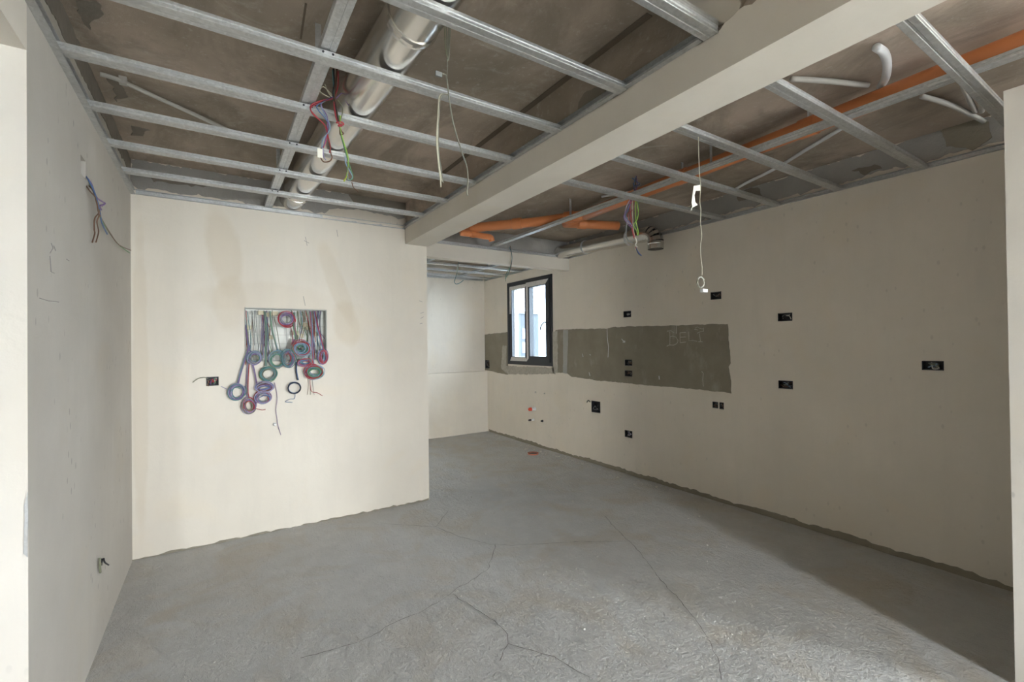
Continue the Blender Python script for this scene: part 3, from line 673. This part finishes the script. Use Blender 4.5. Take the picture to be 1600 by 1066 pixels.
# ------------------------------------------------------------------ junction boxes
JLAB = {'hanging_cable': 'black junction box beside the white connector of the hanging cable', 'above_band': 'black junction box just above the dark cement band', 'band_upper': 'upper of two black boxes in the cement band',
        'band_lower': 'lower of two black boxes in the cement band', 'right_upper': 'upper wide junction box right of the cement band', 'right_lower': 'lower wide junction box right of the cement band',
        'twin_left': 'left of two small holes under the band corner', 'twin_right': 'right of two small holes under the band corner', 'low': 'lowest black junction box near the floor on the right wall',
        'far_right': 'widest junction box full of wires at the far right', 'water': 'tall black box with a pipe stub on the right wall', 'niche': 'small dark junction box in the niche left of the window'}
def jbox_mesh(mk, u0, u1, v0, v1, label, cols, seed, depth=.05):
    """mk(u, v, w): w = depth into the wall"""
    q = random.Random(seed); o = Vector(mk((u0+u1)/2, v0, 0)); r_ = empty('junction_box', o, label, 'junction box', 'junction boxes in the walls')
    mb = MB(); e_ = .0012; t_ = .004
    u0 += e_; u1 -= e_; v0 += e_; v1 -= e_
    def bx(a, b, c_, d_, w0, w1):
        p, q2 = Vector(mk(a, c_, w0)), Vector(mk(b, d_, w1)); mb.box([min(p[i], q2[i]) for i in range(3)], [max(p[i], q2[i]) for i in range(3)])
    bx(u0, u1, v0, v1, depth, depth+.004); bx(u0, u0+t_, v0, v1, .001, depth); bx(u1-t_, u1, v0, v1, .001, depth); bx(u0+t_, u1-t_, v0, v0+t_, .001, depth); bx(u0+t_, u1-t_, v1-t_, v1, .001, depth)
    mb.build('box', 'black_plastic', r_)
    for k, c_ in enumerate(cols):
        um, vm = (u0+u1)/2, (v0+v1)/2; hu, hv = (u1-u0)*.34, (v1-v0)*.34
        P_ = [mk(um+q.uniform(-1, 1)*hu, vm+q.uniform(-1, 1)*hv, wz) for wz in (depth, depth*.5, .008, .004, depth*.4)]
        MB().tube(smooth_path(P_, 5), .0032, 6).build('wire', 'wire_'+c_, r_)
    return r_
for k, (nm, r) in enumerate(JR.items()):
    jbox_mesh(lambda u, v, w_: (XR+w_, u, v), *r, JLAB[nm], {'far_right': ['grey', 'black', 'olive', 'grey', 'white', 'skyblue'], 'right_lower': ['olive', 'skyblue', 'grey', 'black', 'brown'], 'right_upper': ['grey', 'white', 'black'],
              'above_band': ['white', 'grey'], 'low': ['white', 'grey', 'lilac'], 'water': ['grey', 'black']}.get(nm, ['grey', 'brown', 'black']), k+60)
jb = jbox_mesh(lambda u, v, w_: (u, YP+w_, v), *PJ, 'open junction box with coloured wires left of the electrical panel', ['red', 'green', 'purple', 'white', 'brown', 'red'], 90)
MB().tube(smooth_path(pxs([(325,592),(320,590),(312,591),(306,594),(301,598)], Y=YP-.012), 4), .0028, 6).build('wire', 'wire_olive', jb)
MB().tube(smooth_path(pxs([(324,594),(326,597),(324,602),(327,603)], Y=YP-.006), 4), .004, 6).build('wire', 'wire_brown', jb)

# ------------------------------------------------------------------ electrical panel and its coils
pan = empty('electrical_panel', ((PX0+PX1)/2, YP, PZ0), 'open white electrical panel recess full of coiled wires', 'electrical panel')
e_ = .002; D_ = .085
mb = MB().box((PX0+e_, YP+D_, PZ0+e_), (PX1-e_, YP+D_+.006, PZ1-e_))
mb.build('back_plate', 'panel_white', pan)
mb = MB()
for a, b in (((PX0+e_, PZ0+e_), (PX0+e_+.006, PZ1-e_)), ((PX1-e_-.006, PZ0+e_), (PX1-e_, PZ1-e_)), ((PX0+e_+.006, PZ1-e_-.006), (PX1-e_-.006, PZ1-e_)), ((PX0+e_+.006, PZ0+e_), (PX1-e_-.006, PZ0+e_+.006))):
    mb.box((a[0], YP-.002, a[1]), (b[0], YP+D_, b[1]))
mb.build('box_rim', 'panel_line', pan)
for i in range(1, 6):
    x = PX0+(PX1-PX0)*i/6; MB().box((x-.0012, YP+D_-.002, PZ0+.01), (x+.0012, YP+D_, PZ1-.01)).build('rib', 'panel_line', pan)
for i in range(1, 6):
    z = PZ0+(PZ1-PZ0)*i/6; MB().box((PX0+.01, YP+D_-.0018, z-.0012), (PX1-.01, YP+D_, z+.0012)).build('rib', 'panel_line', pan)
for (x, y) in ((408,489),(420,492),(430,490),(477,508),(482,513),(470,525),(424,527),(495,522),(388,512),(462,520)):
    c_ = pt(x, y, Y=YP+.05); s_ = .021
    MB().box((c_.x-s_, YP+.035, c_.z-s_*.8), (c_.x+s_, YP+.06, c_.z+s_*.8)).build('terminal_block', 'cream_plastic', pan)
def coil(px, rx, ry, cols, label, lead=None, loops=9, off=.03, thick=.016, tail=None, tilt=0.0, seed=0, lr=.0031, nlead=None):
    q = random.Random(seed); c_ = pt(*px, Y=YP-off); k = (pt(px[0]+1, px[1], Y=YP-off)-c_).x; RX, RZ = rx*k, ry*k
    r_ = empty('wire_coil', c_, label, 'wire coil', 'wire coils hanging from the electrical panel')
    for j, cn in enumerate(cols):
        mb = MB(); P_ = []
        nl = max(3, int(loops*1.4)//len(cols)+1); n = 22*nl; ph = q.uniform(0, 6.28)
        js = [(q.uniform(-1, 1)*thick, q.uniform(-.8, .8)*thick, q.uniform(-.6, .6)*thick, q.uniform(-.6, .6)*thick) for _ in range(nl+2)]
        for i in range(n):
            u = i/22; m = int(u); f_ = u-m; A1, A2 = js[m], js[m+1]; dr = A1[0]*(1-f_)+A2[0]*f_; dy = A1[1]*(1-f_)+A2[1]*f_; ox = A1[2]*(1-f_)+A2[2]*f_; oz = A1[3]*(1-f_)+A2[3]*f_
            a = ph+2*math.pi*u; x = (RX+dr)*math.cos(a)+ox; z = (RZ+dr)*math.sin(a)+oz
            P_.append((c_.x + x*math.cos(tilt)-z*math.sin(tilt), min(c_.y + dy, YP-.004), c_.z + x*math.sin(tilt)+z*math.cos(tilt)))
        mb.tube(P_, lr, 5)
        if lead:
            for _ in range(nlead or 2):
                L = pxs(lead, Y=YP-off*.6); o_ = Vector((q.uniform(-.006, .006), q.uniform(-.004, .004), 0))
                L[0].y = YP+.03 if lead[0][1] < 500 else L[0].y
                mb.tube(smooth_path([p+o_+Vector((q.uniform(-.003, .003), 0, 0)) for p in L], 4), lr, 5)
        mb.build('strand', 'wire_'+cn, r_)
    if tail: MB().tube(smooth_path(pxs(tail, Y=YP-.012), 5), .0022, 5).build('tail', 'wire_'+cols[0], r_)
    return r_
coil((397,560), 9, 10, ['purple', 'lilac', 'teal', 'olive'], 'purple and green coil at the lower left corner of the panel', [(384,496),(386,520),(390,545),(393,551)], seed=1, loops=10)
coil((371,613), 10.5, 12, ['lilac', 'grey', 'purple', 'teal'], 'leftmost hanging coil, on a grey lead', [(389,540),(383,560),(376,582),(371,600)], seed=2, tail=[(361,608),(354,608),(350,606),(345,604)], loops=10)
coil((389,634), 9, 12, ['red', 'purple', 'olive', 'lilac'], 'lowest hanging coil with loose red ends', [(388,566),(387,590),(386,612),(388,622)], seed=3, tail=[(398,638),(405,640),(410,641),(415,640)], tilt=.35, loops=10)
coil((413,606), 12, 6.5, ['purple', 'brown', 'lilac', 'blue'], 'flat purple coil under the green one', [(394,566),(398,582),(402,602)], seed=4, loops=10, tail=[(429,598),(432,612),(433,625),(431,640),(433,655),(434,664),(439,680)])
coil((411,622), 10.5, 8.5, ['lilac', 'red', 'blue', 'grey'], 'lower purple and blue coil beside the lowest one', None, seed=5, loops=10)
coil((419,584), 12, 11, ['green', 'teal', 'olive', 'grey'], 'green coil at the middle of the panel bottom edge', [(414,486),(416,520),(415,550),(415,572)], seed=6, loops=12, nlead=3)
coil((434,562), 11, 12, ['teal', 'skyblue', 'grey', 'green'], 'teal coil right of the purple lead', [(423,486),(424,510),(430,535),(434,550)], seed=7, loops=10)
coil((450,561), 7.5, 12, ['purple', 'skyblue', 'red', 'teal'], 'upright purple and red coil at the panel centre', [(459,530),(456,540),(452,549)], seed=8, loops=10, off=.045)
coil((470,545), 11, 10, ['green', 'teal', 'red', 'grey', 'skyblue'], 'fat green coil with a red core inside the panel', [(461,488),(460,510),(463,530)], seed=9, loops=22, thick=.026, off=.04)
coil((477,567), 9, 5, ['teal', 'red', 'blue'], 'small flat coil under the fat green coil', None, seed=10, loops=8)
coil((491,581), 11.5, 9, ['red', 'skyblue', 'teal', 'green', 'blue'], 'red and blue coil below the right of the panel', [(487,486),(487,515),(488,545),(490,571)], seed=11, loops=14, thick=.02, nlead=3, off=.04, tail=[(484,590),(485,602),(487,612),(496,614),(504,619)])
coil((505,557), 4.5, 10, ['red', 'skyblue', 'purple'], 'narrow coil at the right rim of the panel', [(493,486),(496,510),(501,530),(505,546)], seed=12, loops=10, nlead=3)
coil((448,499), 10, 10, ['purple', 'lilac', 'red', 'grey'], 'purple coil at the top centre of the panel', None, seed=13, loops=12, off=.012)
coil((460,606), 9.5, 9, ['blue', 'black'], 'small separate dark blue coil hanging alone', [(463,566),(463,580),(466,594)], seed=14, loops=7, thick=.006, tail=[(461,614),(460,623),(453,624),(446,628),(457,629)])
q = random.Random(77)
for (xa, xb, yb, cn) in ((393,397,540,'grey'),(400,404,552,'grey'),(398,399,520,'grey'),(426,437,548,'olive'),(456,457,508,'black'),(466,467,512,'brown'),(470,469,515,'grey'),(478,484,520,'red'),(480,487,535,'green'),(484,492,552,'blue'),
                          (490,490,560,'red'),(499,497,520,'grey'),(503,501,528,'grey'),(497,500,540,'purple'),(384,388,560,'brown'),(385,383,570,'red'),(412,411,560,'lilac'),(417,418,566,'purple'),(413,414,555,'purple')):
    m = (xa+xb)/2+q.uniform(-2, 2); P_ = pxs([(xa, 485), (m, (485+yb)/2), (xb, yb)], Y=YP+.02); P_[-1].y = YP-.015; P_[0].y = YP+.05
    MB().tube(smooth_path(P_, 5), .0028, 5).build('lead', 'wire_'+cn, pan)
for k in range(26):
    xa = q.choice((q.uniform(386, 440), q.uniform(452, 508), q.uniform(470, 508))); yb = q.uniform(520, 566); xb = xa+q.uniform(-5, 7); cn = q.choice(('grey', 'skyblue', 'purple', 'red', 'teal', 'olive', 'green', 'lilac', 'brown'))
    P_ = pxs([(xa, 486), (xa+q.uniform(-4, 4), 505), ((xa+xb)/2+q.uniform(-5, 5), (505+yb)/2), (min(xb, 507), yb)], Y=YP+.035); P_[-1].y = YP+.01; P_[0].y = YP+.06
    MB().tube(smooth_path(P_, 5), .0026, 5).build('lead', 'wire_'+cn, pan)
for k, x in enumerate((481, 484, 488)):
    MB().tube(smooth_path(pxs([(x, 590), (x+1, 603), (x-1+k*2, 617)], Y=YP-.01), 4), .0016, 5).build('lead', 'wire_'+('brown', 'olive', 'grey')[k], pan)
c_ = pt(429, 663, Y=YP-.004); plug = MB().lathe(c_, (0, -1, 0), [(0, .001), (0, .014), (.01, .014), (.018, .009), (.03, .007), (.03, .0005)], 12).build('wall_plug', 'white_pvc', label='small white plug on the partition below the green coil', cat='plug')

# ------------------------------------------------------------------ wire bundles
def bundle(name, label, cat, base, wires, group=None):
    r_ = empty(name, base, label, cat, group)
    for (cn, rad, P_) in wires: MB().tube(smooth_path(P_, 6), rad, 6).build('wire', 'wire_'+cn, r_, smooth=True)
    return r_
def L(lst, X=XL+.012, d=0): return [pt(x, y, X=X) + Vector((d, 0, 0)) for x, y in lst]
z0 = lambda x, y: (100+x/5.925, 230+y/5.925)
def Lz(lst, outs): return [pt(*z0(x, y), X=XL+o_) for (x, y), o_ in zip(lst, outs)]
bundle('wire_bundle', 'knotted brown and blue wires hanging from a slot in the left wall', 'wires', pt(130, 275, X=XL+.01), [
    ('blue', .0035, Lz([(165,225),(230,310),(290,440),(330,590),(350,700),(400,805)], [-.03,.015,.03,.03,.025,.02])),
    ('purple', .003, Lz([(170,235),(250,330),(300,460),(375,520),(350,545)], [-.03,.012,.03,.035,.03])),
    ('brown', .003, Lz([(180,320),(235,400),(300,480),(330,590),(285,660),(280,760),(285,800),(262,882)], [-.02,.015,.03,.03,.02,.015,.015,.015])),
    ('brown', .003, Lz([(185,322),(260,390),(310,500),(325,620),(305,690),(318,760),(318,800),(296,880)], [-.02,.012,.028,.028,.02,.015,.015,.015])),
    ('green', .003, Lz([(170,230),(260,380),(310,540),(335,650),(420,790),(510,905),(608,980)], [-.03,.012,.026,.026,.02,.015,.03])),
    ('brown', .003, Lz([(175,235),(255,360),(305,520),(330,630),(430,800),(510,905),(618,955)], [-.03,.014,.03,.028,.022,.017,.03])),
    ('purple', .004, Lz([(300,470),(355,505),(380,520),(360,535),(330,545),(345,580)], [.03,.035,.04,.035,.03,.03]))])
sb = empty('wall_slot', pt(130, 276, X=XL-.04), 'narrow open slot with white tube high on the left wall', 'wall slot')
MB().box((XL-.07, LS[0], LS[2]), (XL-.06, LS[1], LS[3])).build('slot_back', 'cream_plastic', sb)
MB().tube([(XL-.05, (LS[0]+LS[1])/2, LS[3]-.01), (XL-.04, (LS[0]+LS[1])/2, LS[2]+.01)], .012, 8).build('tube', 'white_pvc', sb)
bundle('wire_stub', 'small twisted wire stub low on the left wall', 'wires', pt(158, 890, X=XL+.001), [
    ('olive', .005, L([(156,872),(156,884),(157,895)])), ('olive', .004, L([(157,884),(160,876),(163,874)])), ('black', .004, L([(157,874),(159,880),(165,884)], d=.012)), ('black', .005, L([(159,873),(158,884)]))])

def Yp(lst, Y): return [pt(x, y, Y=Y) for x, y in lst]
YA = 2.285
zb = lambda x, y: (440+x/5.333, 100+y/5.333)
def A8(lst): return [pt(*zb(x, y), Y=YA) for x, y in lst]
ab = bundle('wire_bundle', 'tangled red, blue and green wires hanging beside the big duct', 'wires', pt(541, 284, Y=YA), [
    ('black', .004, A8([(432,40),(438,150),(430,260),(455,380),(470,480)])), ('teal', .0035, A8([(425,50),(432,170),(440,290),(462,400),(485,500)])), ('brown', .004, A8([(462,40),(450,160),(442,280),(460,400),(482,490)])),
    ('red', .0035, A8([(470,60),(470,180),(440,290),(445,400),(470,490),(505,510),(480,525)])), ('red', .004, A8([(455,490),(500,485),(515,505),(470,515),(500,500)])), ('brown', .003, A8([(480,520),(500,560),(515,580),(490,590),(485,550)])),
    ('red', .003, A8([(440,280),(320,310),(245,345),(255,410),(330,480),(378,540),(375,620),(345,700)])), ('red', .003, A8([(440,285),(330,320),(240,370),(300,450),(360,510),(385,600),(405,690),(400,740)])),
    ('purple', .003, A8([(430,275),(350,310),(330,350),(375,430),(385,520),(370,620),(345,700)])), ('skyblue', .003, A8([(420,285),(330,330),(350,400),(400,500),(395,560),(345,630),(335,700)])), ('blue', .003, A8([(430,280),(300,340),(310,390),(355,440),(380,480)])),
    ('brown', .003, A8([(330,700),(325,770),(350,815),(400,810),(420,780),(410,740),(395,650)])), ('lilac', .003, A8([(345,700),(350,770),(370,800)])),
    ('lime', .003, A8([(490,430),(490,540),(515,640),(545,740),(555,800),(545,920),(520,980)])), ('green', .003, A8([(480,430),(485,540),(510,650),(540,760),(570,860),(592,930),(585,960),(560,965),(548,930),(550,830)])),
    ('skyblue', .003, A8([(530,770),(535,830),(560,880),(590,940),(570,968),(550,950),(550,840)])), ('yellow', .003, A8([(550,840),(548,920),(520,975)])),
    ('olive', .0025, A8([(470,300),(505,360),(505,420),(485,480)])), ('purple', .0025, A8([(450,290),(510,240),(530,300),(560,345)])), ('cream', .0025, A8([(420,260),(350,190),(320,230),(400,280)])), ('cream', .0025, A8([(360,170),(390,240),(420,275)])),
    ('brown', .0022, A8([(585,985),(600,1030),(640,1066)]))])
p_ = pt(500, 240, Y=YA); MB().box((p_.x-.011, YA-.004, p_.z-.02), (p_.x+.011, YA+.004, p_.z+.022)).build('tag', 'tag_paper', ab)
YB = 1.62
zc = lambda x, y: (650+x/3.673, 20+y/3.673)
def B8(lst): return [pt(*zc(x, y), Y=YB) for x, y in lst]
bb = bundle('hanging_cable', 'steel-grey cables dangling through the left frame near the beam', 'cable', pt(733, 302, Y=YB), [
    ('steel', .0028, B8([(185,-110),(180,0),(175,100),(183,270)])), ('steel', .0028, B8([(195,-110),(190,0),(185,140),(180,265)])), ('olive', .003, B8([(180,-100),(165,60),(170,200),(184,272)])), ('steel', .0028, B8([(190,-90),(197,30),(193,150),(188,260),(178,272)])),
    ('steel', .0014, B8([(180,270),(180,330),(178,370)])), ('steel', .0030, B8([(150,350),(172,362),(183,430),(190,490),(215,640),(260,790),(290,880),(298,960),(292,1030),(298,1050)])), ('grey', .0018, B8([(186,470),(220,660),(265,810),(296,910),(293,1035)]))])
p_ = pt(*zc(128, 352), Y=YB); MB().box((p_.x-.011, YB-.004, p_.z-.009), (p_.x+.014, YB+.004, p_.z+.009)).build('end_clip', 'wire_grey', bb)
YR_ = 1.845
def R8(lst): return [pt(*zc(x, y), Y=YR_) for x, y in lst]
bundle('hanging_ribbon', 'flat pale cable loop hung over a joist left of the dangling cables', 'cable', pt(690, 285, Y=YR_), [
    ('cream', .0032, R8([(150,465),(132,490),(125,600),(118,740),(128,860),(140,960),(142,1000)])), ('steel', .0030, R8([(185,470),(150,468),(135,520),(128,660),(130,800),(145,900),(155,975)])),
    ('cream', .0026, R8([(136,500),(130,620),(122,740),(134,880),(150,970)]))])
YC = 2.575
zd = lambda x, y: (900+x/4.264, 230+y/4.264)
def C8(lst, Y=YC): return [pt(*zd(x, y), Y=Y) for x, y in lst]
bundle('wire_bundle', 'pink, green and blue wires hanging below the right ceiling frame', 'wires', pt(1000, 400, Y=YC), [
    ('black', .004, C8([(400,110),(405,160),(400,210),(395,260)])), ('brown', .004, C8([(405,125),(435,150),(410,170),(395,150)])), ('purple', .004, C8([(415,140),(400,190),(408,240),(395,300)])), ('blue', .004, C8([(375,205),(400,230),(425,245),(395,260),(380,240)])), ('blue', .004, C8([(395,200),(385,260),(390,300),(375,345)])),
    ('lilac', .0032, C8([(365,340),(335,400),(325,465),(350,500),(375,530)])), ('purple', .0032, C8([(372,340),(345,410),(318,465),(345,510),(372,540)])), ('blue', .003, C8([(380,340),(345,420),(330,460),(360,505),(378,530)])), ('red', .0035, C8([(375,335),(360,400),(368,480),(375,540),(390,600)])), ('red', .003, C8([(385,335),(375,420),(345,450),(372,550),(388,610)])),
    ('cream', .0032, C8([(380,340),(376,430),(382,540),(395,610),(402,640),(392,665),(400,690)])), ('lime', .0035, C8([(400,340),(395,420),(400,500),(415,560),(412,590)])), ('lime', .0035, C8([(395,340),(415,420),(408,480),(385,520),(405,560),(410,590)])), ('green', .003, C8([(410,340),(417,400),(412,450),(390,500),(400,560)])),
    ('white', .0032, C8([(395,600),(405,630),(395,650),(410,665)])), ('red', .003, C8([(392,660),(410,690),(430,715)])), ('blue', .004, C8([(400,670),(415,700),(436,724)])), ('black', .003, C8([(398,665),(412,705),(430,722)])),
    ('grey', .004, C8([(345,470),(335,540),(335,590),(350,625),(378,640)]))])
YD = 1.55
cb = bundle('hanging_cable', 'thin white cable with paper flag, coil and connector before the right wall', 'cable', pt(1099, 458, Y=YD), [
    ('cream', .0020, C8([(815,-70),(818,60),(822,180),(830,260),(825,360),(832,420),(828,500),(838,590),(828,660),(832,740),(840,800),(838,855)], YD))])
c_ = pt(*zd(832, 900), Y=YD); q = random.Random(5)
for k in range(4):
    R_ = .030+q.uniform(-.003, .003); ph = q.uniform(0, 6)
    MB().tube([(c_.x+R_*math.cos(a+ph)+q.uniform(-.0006, .0006), YD+q.uniform(-.004, .004), c_.z+R_*math.sin(a+ph)*.95) for a in [2*math.pi*i/26 for i in range(27)]], .002, 6).build('coil_turn', ('wire_cream', 'wire_grey', 'wire_olive', 'wire_white')[k], cb)
c_ = pt(*zd(852, 957), Y=YD); MB().box((c_.x-.021, YD-.010, c_.z-.0085), (c_.x+.021, YD+.010, c_.z+.0085)).build('connector', 'white_pvc', cb)
fl = [C8([p], YD)[0] for p in [(785,258),(832,250),(830,290),(798,292),(790,320),(795,365),(812,385),(778,402),(762,430),(776,395),(770,370),(778,310)]]
MB().prism(fl, (0, .0015, 0)).build('paper_flag', 'tag_paper', cb)
bundle('wire_bundle', 'dark wires dangling in front of the niche header', 'wires', pt(792, 436, Y=YH-.04), [
    ('teal', .004, Yp([(796,386),(799,395),(800,405),(797,418),(794,428),(789,436)], YH-.04)), ('brown', .004, Yp([(797,384),(800,400),(799,414),(796,424),(792,432)], YH-.04)), ('green', .003, Yp([(797,418),(791,428),(790,440)], YH-.04)), ('cream', .003, Yp([(797,416),(795,428),(793,434)], YH-.04))])
bundle('wire_loop', 'pale hooked wire hanging from the niche ceiling', 'wires', pt(712, 446, Y=5.825), [
    ('teal', .005, Yp([(717,406),(714,426),(711,436),(710,441),(713,444),(719,442),(724,438)], 5.825)), ('cream', .004, Yp([(717,406),(713,428),(711,440)], 5.825))])

# ------------------------------------------------------------------ plumbing on the right wall and floor
def stub(px, label, cap, r=.022, ln=.07, mat='white_pvc'):
    c_ = pt(*px, X=XR-.001); r_ = empty('water_pipe_stub', c_, label, 'pipe stub', 'pipe stubs under the window')
    MB().lathe(c_, (-1, 0, 0), [(0, .001), (0, r*1.35), (.012, r*1.35), (.012, r), (ln, r), (ln, .0005)], 14).build('stub', mat, r_, smooth=False)
    if cap: MB().lathe(c_+Vector((-ln, 0, 0)), (-1, 0, 0), [(0, .001), (0, r*1.25), (.035, r*1.15), (.045, r*.7), (.045, .0005)], 14).build('cap', cap, r_)
    return r_
stub((836, 639), 'white water stub with a red cap under the window', 'valve_red')
stub((834, 656), 'dark capped water stub below the red one', 'black_plastic', .012, .05)
stub((848, 658), 'small rough black stub right of the dark capped one', None, .012, .03, 'black_plastic')
for p, r_, nm in (((837, 613), .012, 'left of two small plugs above the red capped stub'), ((851, 615), .012, 'right of two small plugs above the red capped stub')):
    c_ = pt(*p, X=XR-.001); MB().lathe(c_, (-1, 0, 0), [(0, .001), (0, r_), (.012, r_*.8), (.012, .0005)], 10).build('wall_plug', 'grey_conduit', label=nm, cat='plug')
c_ = pt(921, 630, X=XR-.01); bundle('pipe_elbow_stub', 'small brass-coloured tube beside the tall black box', 'pipe stub', c_, [('steel', .008, Yp([(917,629),(919,626),(922,628),(926,634)], c_.y))])
for k, (px, lb) in enumerate((((833, 709), 'red clay floor drain opening by the right wall'), ((679, 683), 'small red drain piece beside the partition end'))):
    c_ = pt(*px, Z=.004); R_ = .075 if k == 0 else .05
    dr = empty('floor_drain', c_, lb, 'drain'); MB().lathe(c_, (0, 0, 1), [(-.05, R_*.8), (.008, R_*.8), (.012, R_), (-.01, R_)], 20).build('rim', 'clay_red', dr)
    MB().lathe(c_, (0, 0, 1), [(.001, .0005), (.001, R_*.8)], 20).build('hole', 'black_plastic', dr)
